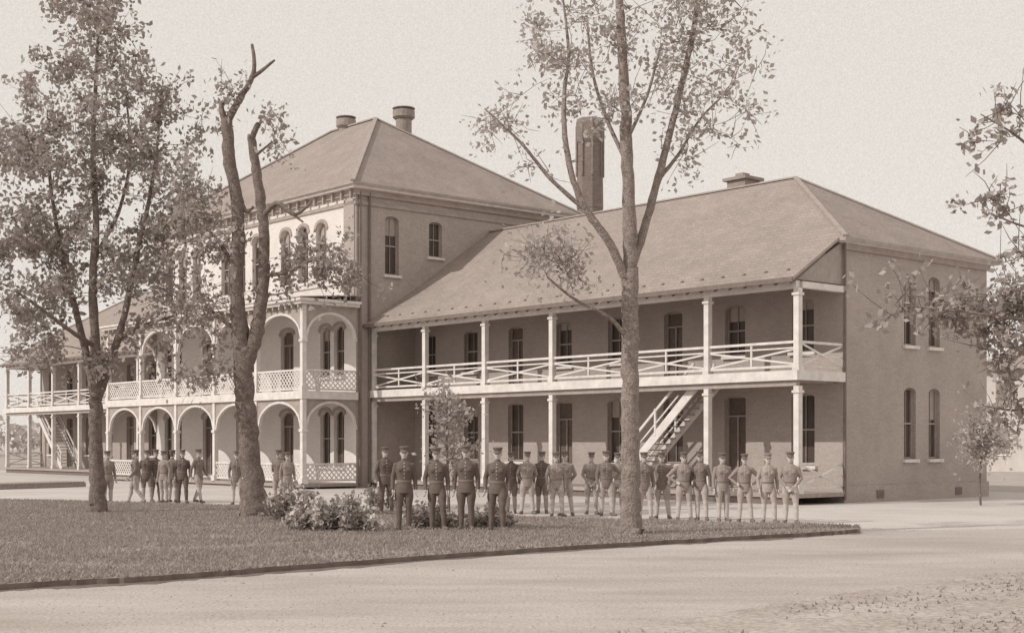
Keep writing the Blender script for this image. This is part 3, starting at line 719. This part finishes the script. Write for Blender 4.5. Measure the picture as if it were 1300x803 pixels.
poses={'att':dict(st,la=downL,ra=downL),
 'rest':dict(rest,la=((.25,.05,1.12),(.235,-.06,.88)),ra=((.24,.03,1.12),(.25,-.01,.87))),
 'hip':dict(wide,la=((.40,.06,1.16),(.215,-.06,1.0),(-.35,-.7,-.1),(0,0,1)),ra=((.40,.06,1.16),(.215,-.06,1.0),(-.35,-.7,-.1),(0,0,1))),
 'onehip':dict(rest,la=downL,ra=((.40,.05,1.17),(.21,-.05,1.0),(-.35,-.7,-.1),(0,0,1))),
 'ease':dict(wide,la=((.27,.11,1.13),(.12,.17,.96),(-.9,.05,-.3),(0,0,1)),ra=((.27,.11,1.13),(.10,.21,.94),(-.9,.05,-.3),(0,0,1))),
 'front':dict(rest,la=((.25,.0,1.13),(.10,-.16,.93),(-.6,-.1,-.6),(0,-.3,1)),ra=((.25,.0,1.13),(.13,-.19,.95),(-.6,-.1,-.6),(0,-.3,1))),
 'walk':dict(walk,la=((.24,.1,1.13),(.25,.12,.88)),ra=((.24,-.02,1.12),(.23,-.2,.90)))}
SM={k:soldier_mesh("soldier_"+k,v) for k,v in poses.items()}
mt=lambda n,a,r=.8: mat(n,a,a*1.35,7,r,0)
dk=mt("dark_wool_tunic",.12); dk2=mt("faded_wool_tunic",.17); kh=mt("khaki_tunic",.25); kh2=mt("faded_khaki_tunic",.32); br1=mt("dark_trousers",.12); br2=mt("khaki_breeches",.33)
leg=mt("canvas_leggings",.42); bo=mt("leather_boots",.14,.5); sk=mt("skin",.46,.6); cp=mt("wool_cap",.14); cp2=mt("khaki_cap",.24); be=mt("leather_belt",.17,.5); brs=mt("brass_buttons",.4,.4); hr=mt("hair",.12); ey=mt("eyes",.08)
sets={'d':[dk,br1,br1,bo,sk,cp,be,brs,hr,ey],'k':[kh,br2,leg,bo,sk,cp,be,brs,hr,ey],'l':[kh2,br2,leg,bo,sk,cp2,be,brs,hr,ey],'m':[dk2,br2,leg,bo,sk,cp,be,brs,hr,ey],'n':[dk,dk2,br2,bo,sk,cp,be,brs,hr,ey]}
def soldier(px,py,pose,st_,rot=0,sc=1.0,z=0.0):
    g=G(px,py,z); o=bpy.data.objects.new("soldier",SM[pose]); scene.collection.objects.link(o)
    o.location=(g.x,g.y,z-.002); o.rotation_euler=(0,random.gauss(0,.012),math.radians(rot)); w_=random.uniform(.97,1.06); o.scale=(sc*w_,sc*w_,sc)
    for i,m in enumerate(sets[st_]):
        o.material_slots[i].link='OBJECT'; o.material_slots[i].material=m
for (px,py,ps,ss,r,sc) in [(513,672,'att','d',8,1.0),(555,672,'rest','d',3,.985),(592,672,'att','d',-4,1.01),(630,673,'rest','d',-6,.99)]:
    soldier(px,py,ps,ss,r,sc,LZ)
for (px,py,ps,ss,r,sc) in [(649,651,'att','n',-10,.95),(669,652,'ease','k',5,.96),(688,651,'rest','n',-15,.96),(706,655,'rest','k',10,.95),(719,654,'ease','k',-10,.97),(750,652,'front','k',0,.95),(769,654,'onehip','m',10,.97),(783,652,'rest','k',-5,.94),
  (818,659,'rest','m',10,.96),(841,658,'hip','m',-10,.96),(868,660,'hip','k',10,.96),(891,660,'rest','m',-20,.98),(918,661,'att','k',12,.95),(946,662,'hip','k',-6,.94),(975,663,'rest','l',5,.95),(1003,664,'front','k',-12,.97),
  (172,640,'walk','m',-70,.97),(186,637,'rest','n',20,.96),(197,636,'ease','d',60,.97),(208,638,'att','k',-30,.95),(219,637,'hip','m',150,.96),(231,638,'rest','d',10,.97),(252,638,'walk','m',60,.98),(137,640,'att','k',40,.95),
  (300,640,'rest','m',10,.95),(354,640,'ease','m',-20,.97),(365,641,'att','k',20,.93),(489,652,'rest','d',30,.98)]:
    soldier(px,py,ps,ss,r,sc, LZ if px==489 else 0)
# ---------------------------------------------------------------- light
az=Vector((-.90,-.44)).normalized(); el=math.radians(35)
S=Vector((az.x*math.cos(el),az.y*math.cos(el),math.sin(el)))
sl=bpy.data.lights.new("sun",'SUN'); sl.energy=2.4; sl.angle=math.radians(.6); sl.color=(1,.96,.91)
so=bpy.data.objects.new("sun",sl); scene.collection.objects.link(so); so.rotation_euler=(-S).to_track_quat('-Z','Y').to_euler()
w=bpy.data.worlds.new("World"); scene.world=w; w.use_nodes=True; nt=w.node_tree; N=nt.nodes; L=nt.links
sky=N.new("ShaderNodeTexSky"); sky.sky_type='NISHITA'; sky.sun_disc=False; sky.sun_elevation=el; sky.sun_rotation=math.atan2(az.x,az.y)
bwn=N.new("ShaderNodeRGBToBW"); L.new(sky.outputs[0],bwn.inputs[0])
mr=N.new("ShaderNodeMapRange"); mr.inputs[1].default_value=0; mr.inputs[2].default_value=6; mr.inputs[3].default_value=6.9; mr.inputs[4].default_value=7.7
L.new(bwn.outputs[0],mr.inputs[0])
tc=N.new("ShaderNodeTexCoord"); no=N.new("ShaderNodeTexNoise"); no.inputs["Scale"].default_value=900; no.inputs["Detail"].default_value=3
L.new(tc.outputs["Generated"],no.inputs["Vector"])
m2=N.new("ShaderNodeMapRange"); m2.inputs[1].default_value=.3; m2.inputs[2].default_value=.7; m2.inputs[3].default_value=.91; m2.inputs[4].default_value=1.09
L.new(no.outputs[0],m2.inputs[0])
mu=N.new("ShaderNodeMath"); mu.operation='MULTIPLY'; L.new(mr.outputs[0],mu.inputs[0]); L.new(m2.outputs[0],mu.inputs[1])
vm=N.new("ShaderNodeVectorMath"); vm.operation='SCALE'; vm.inputs[0].default_value=(1.065,1.0,.93); L.new(mu.outputs[0],vm.inputs["Scale"])
L.new(vm.outputs[0],N["Background"].inputs[0]); N["Background"].inputs[1].default_value=.1
# ---------------------------------------------------------------- camera
cam=bpy.data.cameras.new("camera"); co=bpy.data.objects.new("camera",cam); scene.collection.objects.link(co)
co.location=(0,0,CH); co.rotation_euler=(math.radians(90),0,0); cam.sensor_width=36; cam.lens=36*F/1300; cam.shift_y=(HZ-401.5)/1300; cam.clip_end=5000; cam.clip_start=.1
scene.camera=co
scene.view_settings.view_transform='Standard'; scene.view_settings.look='None'; scene.view_settings.exposure=0
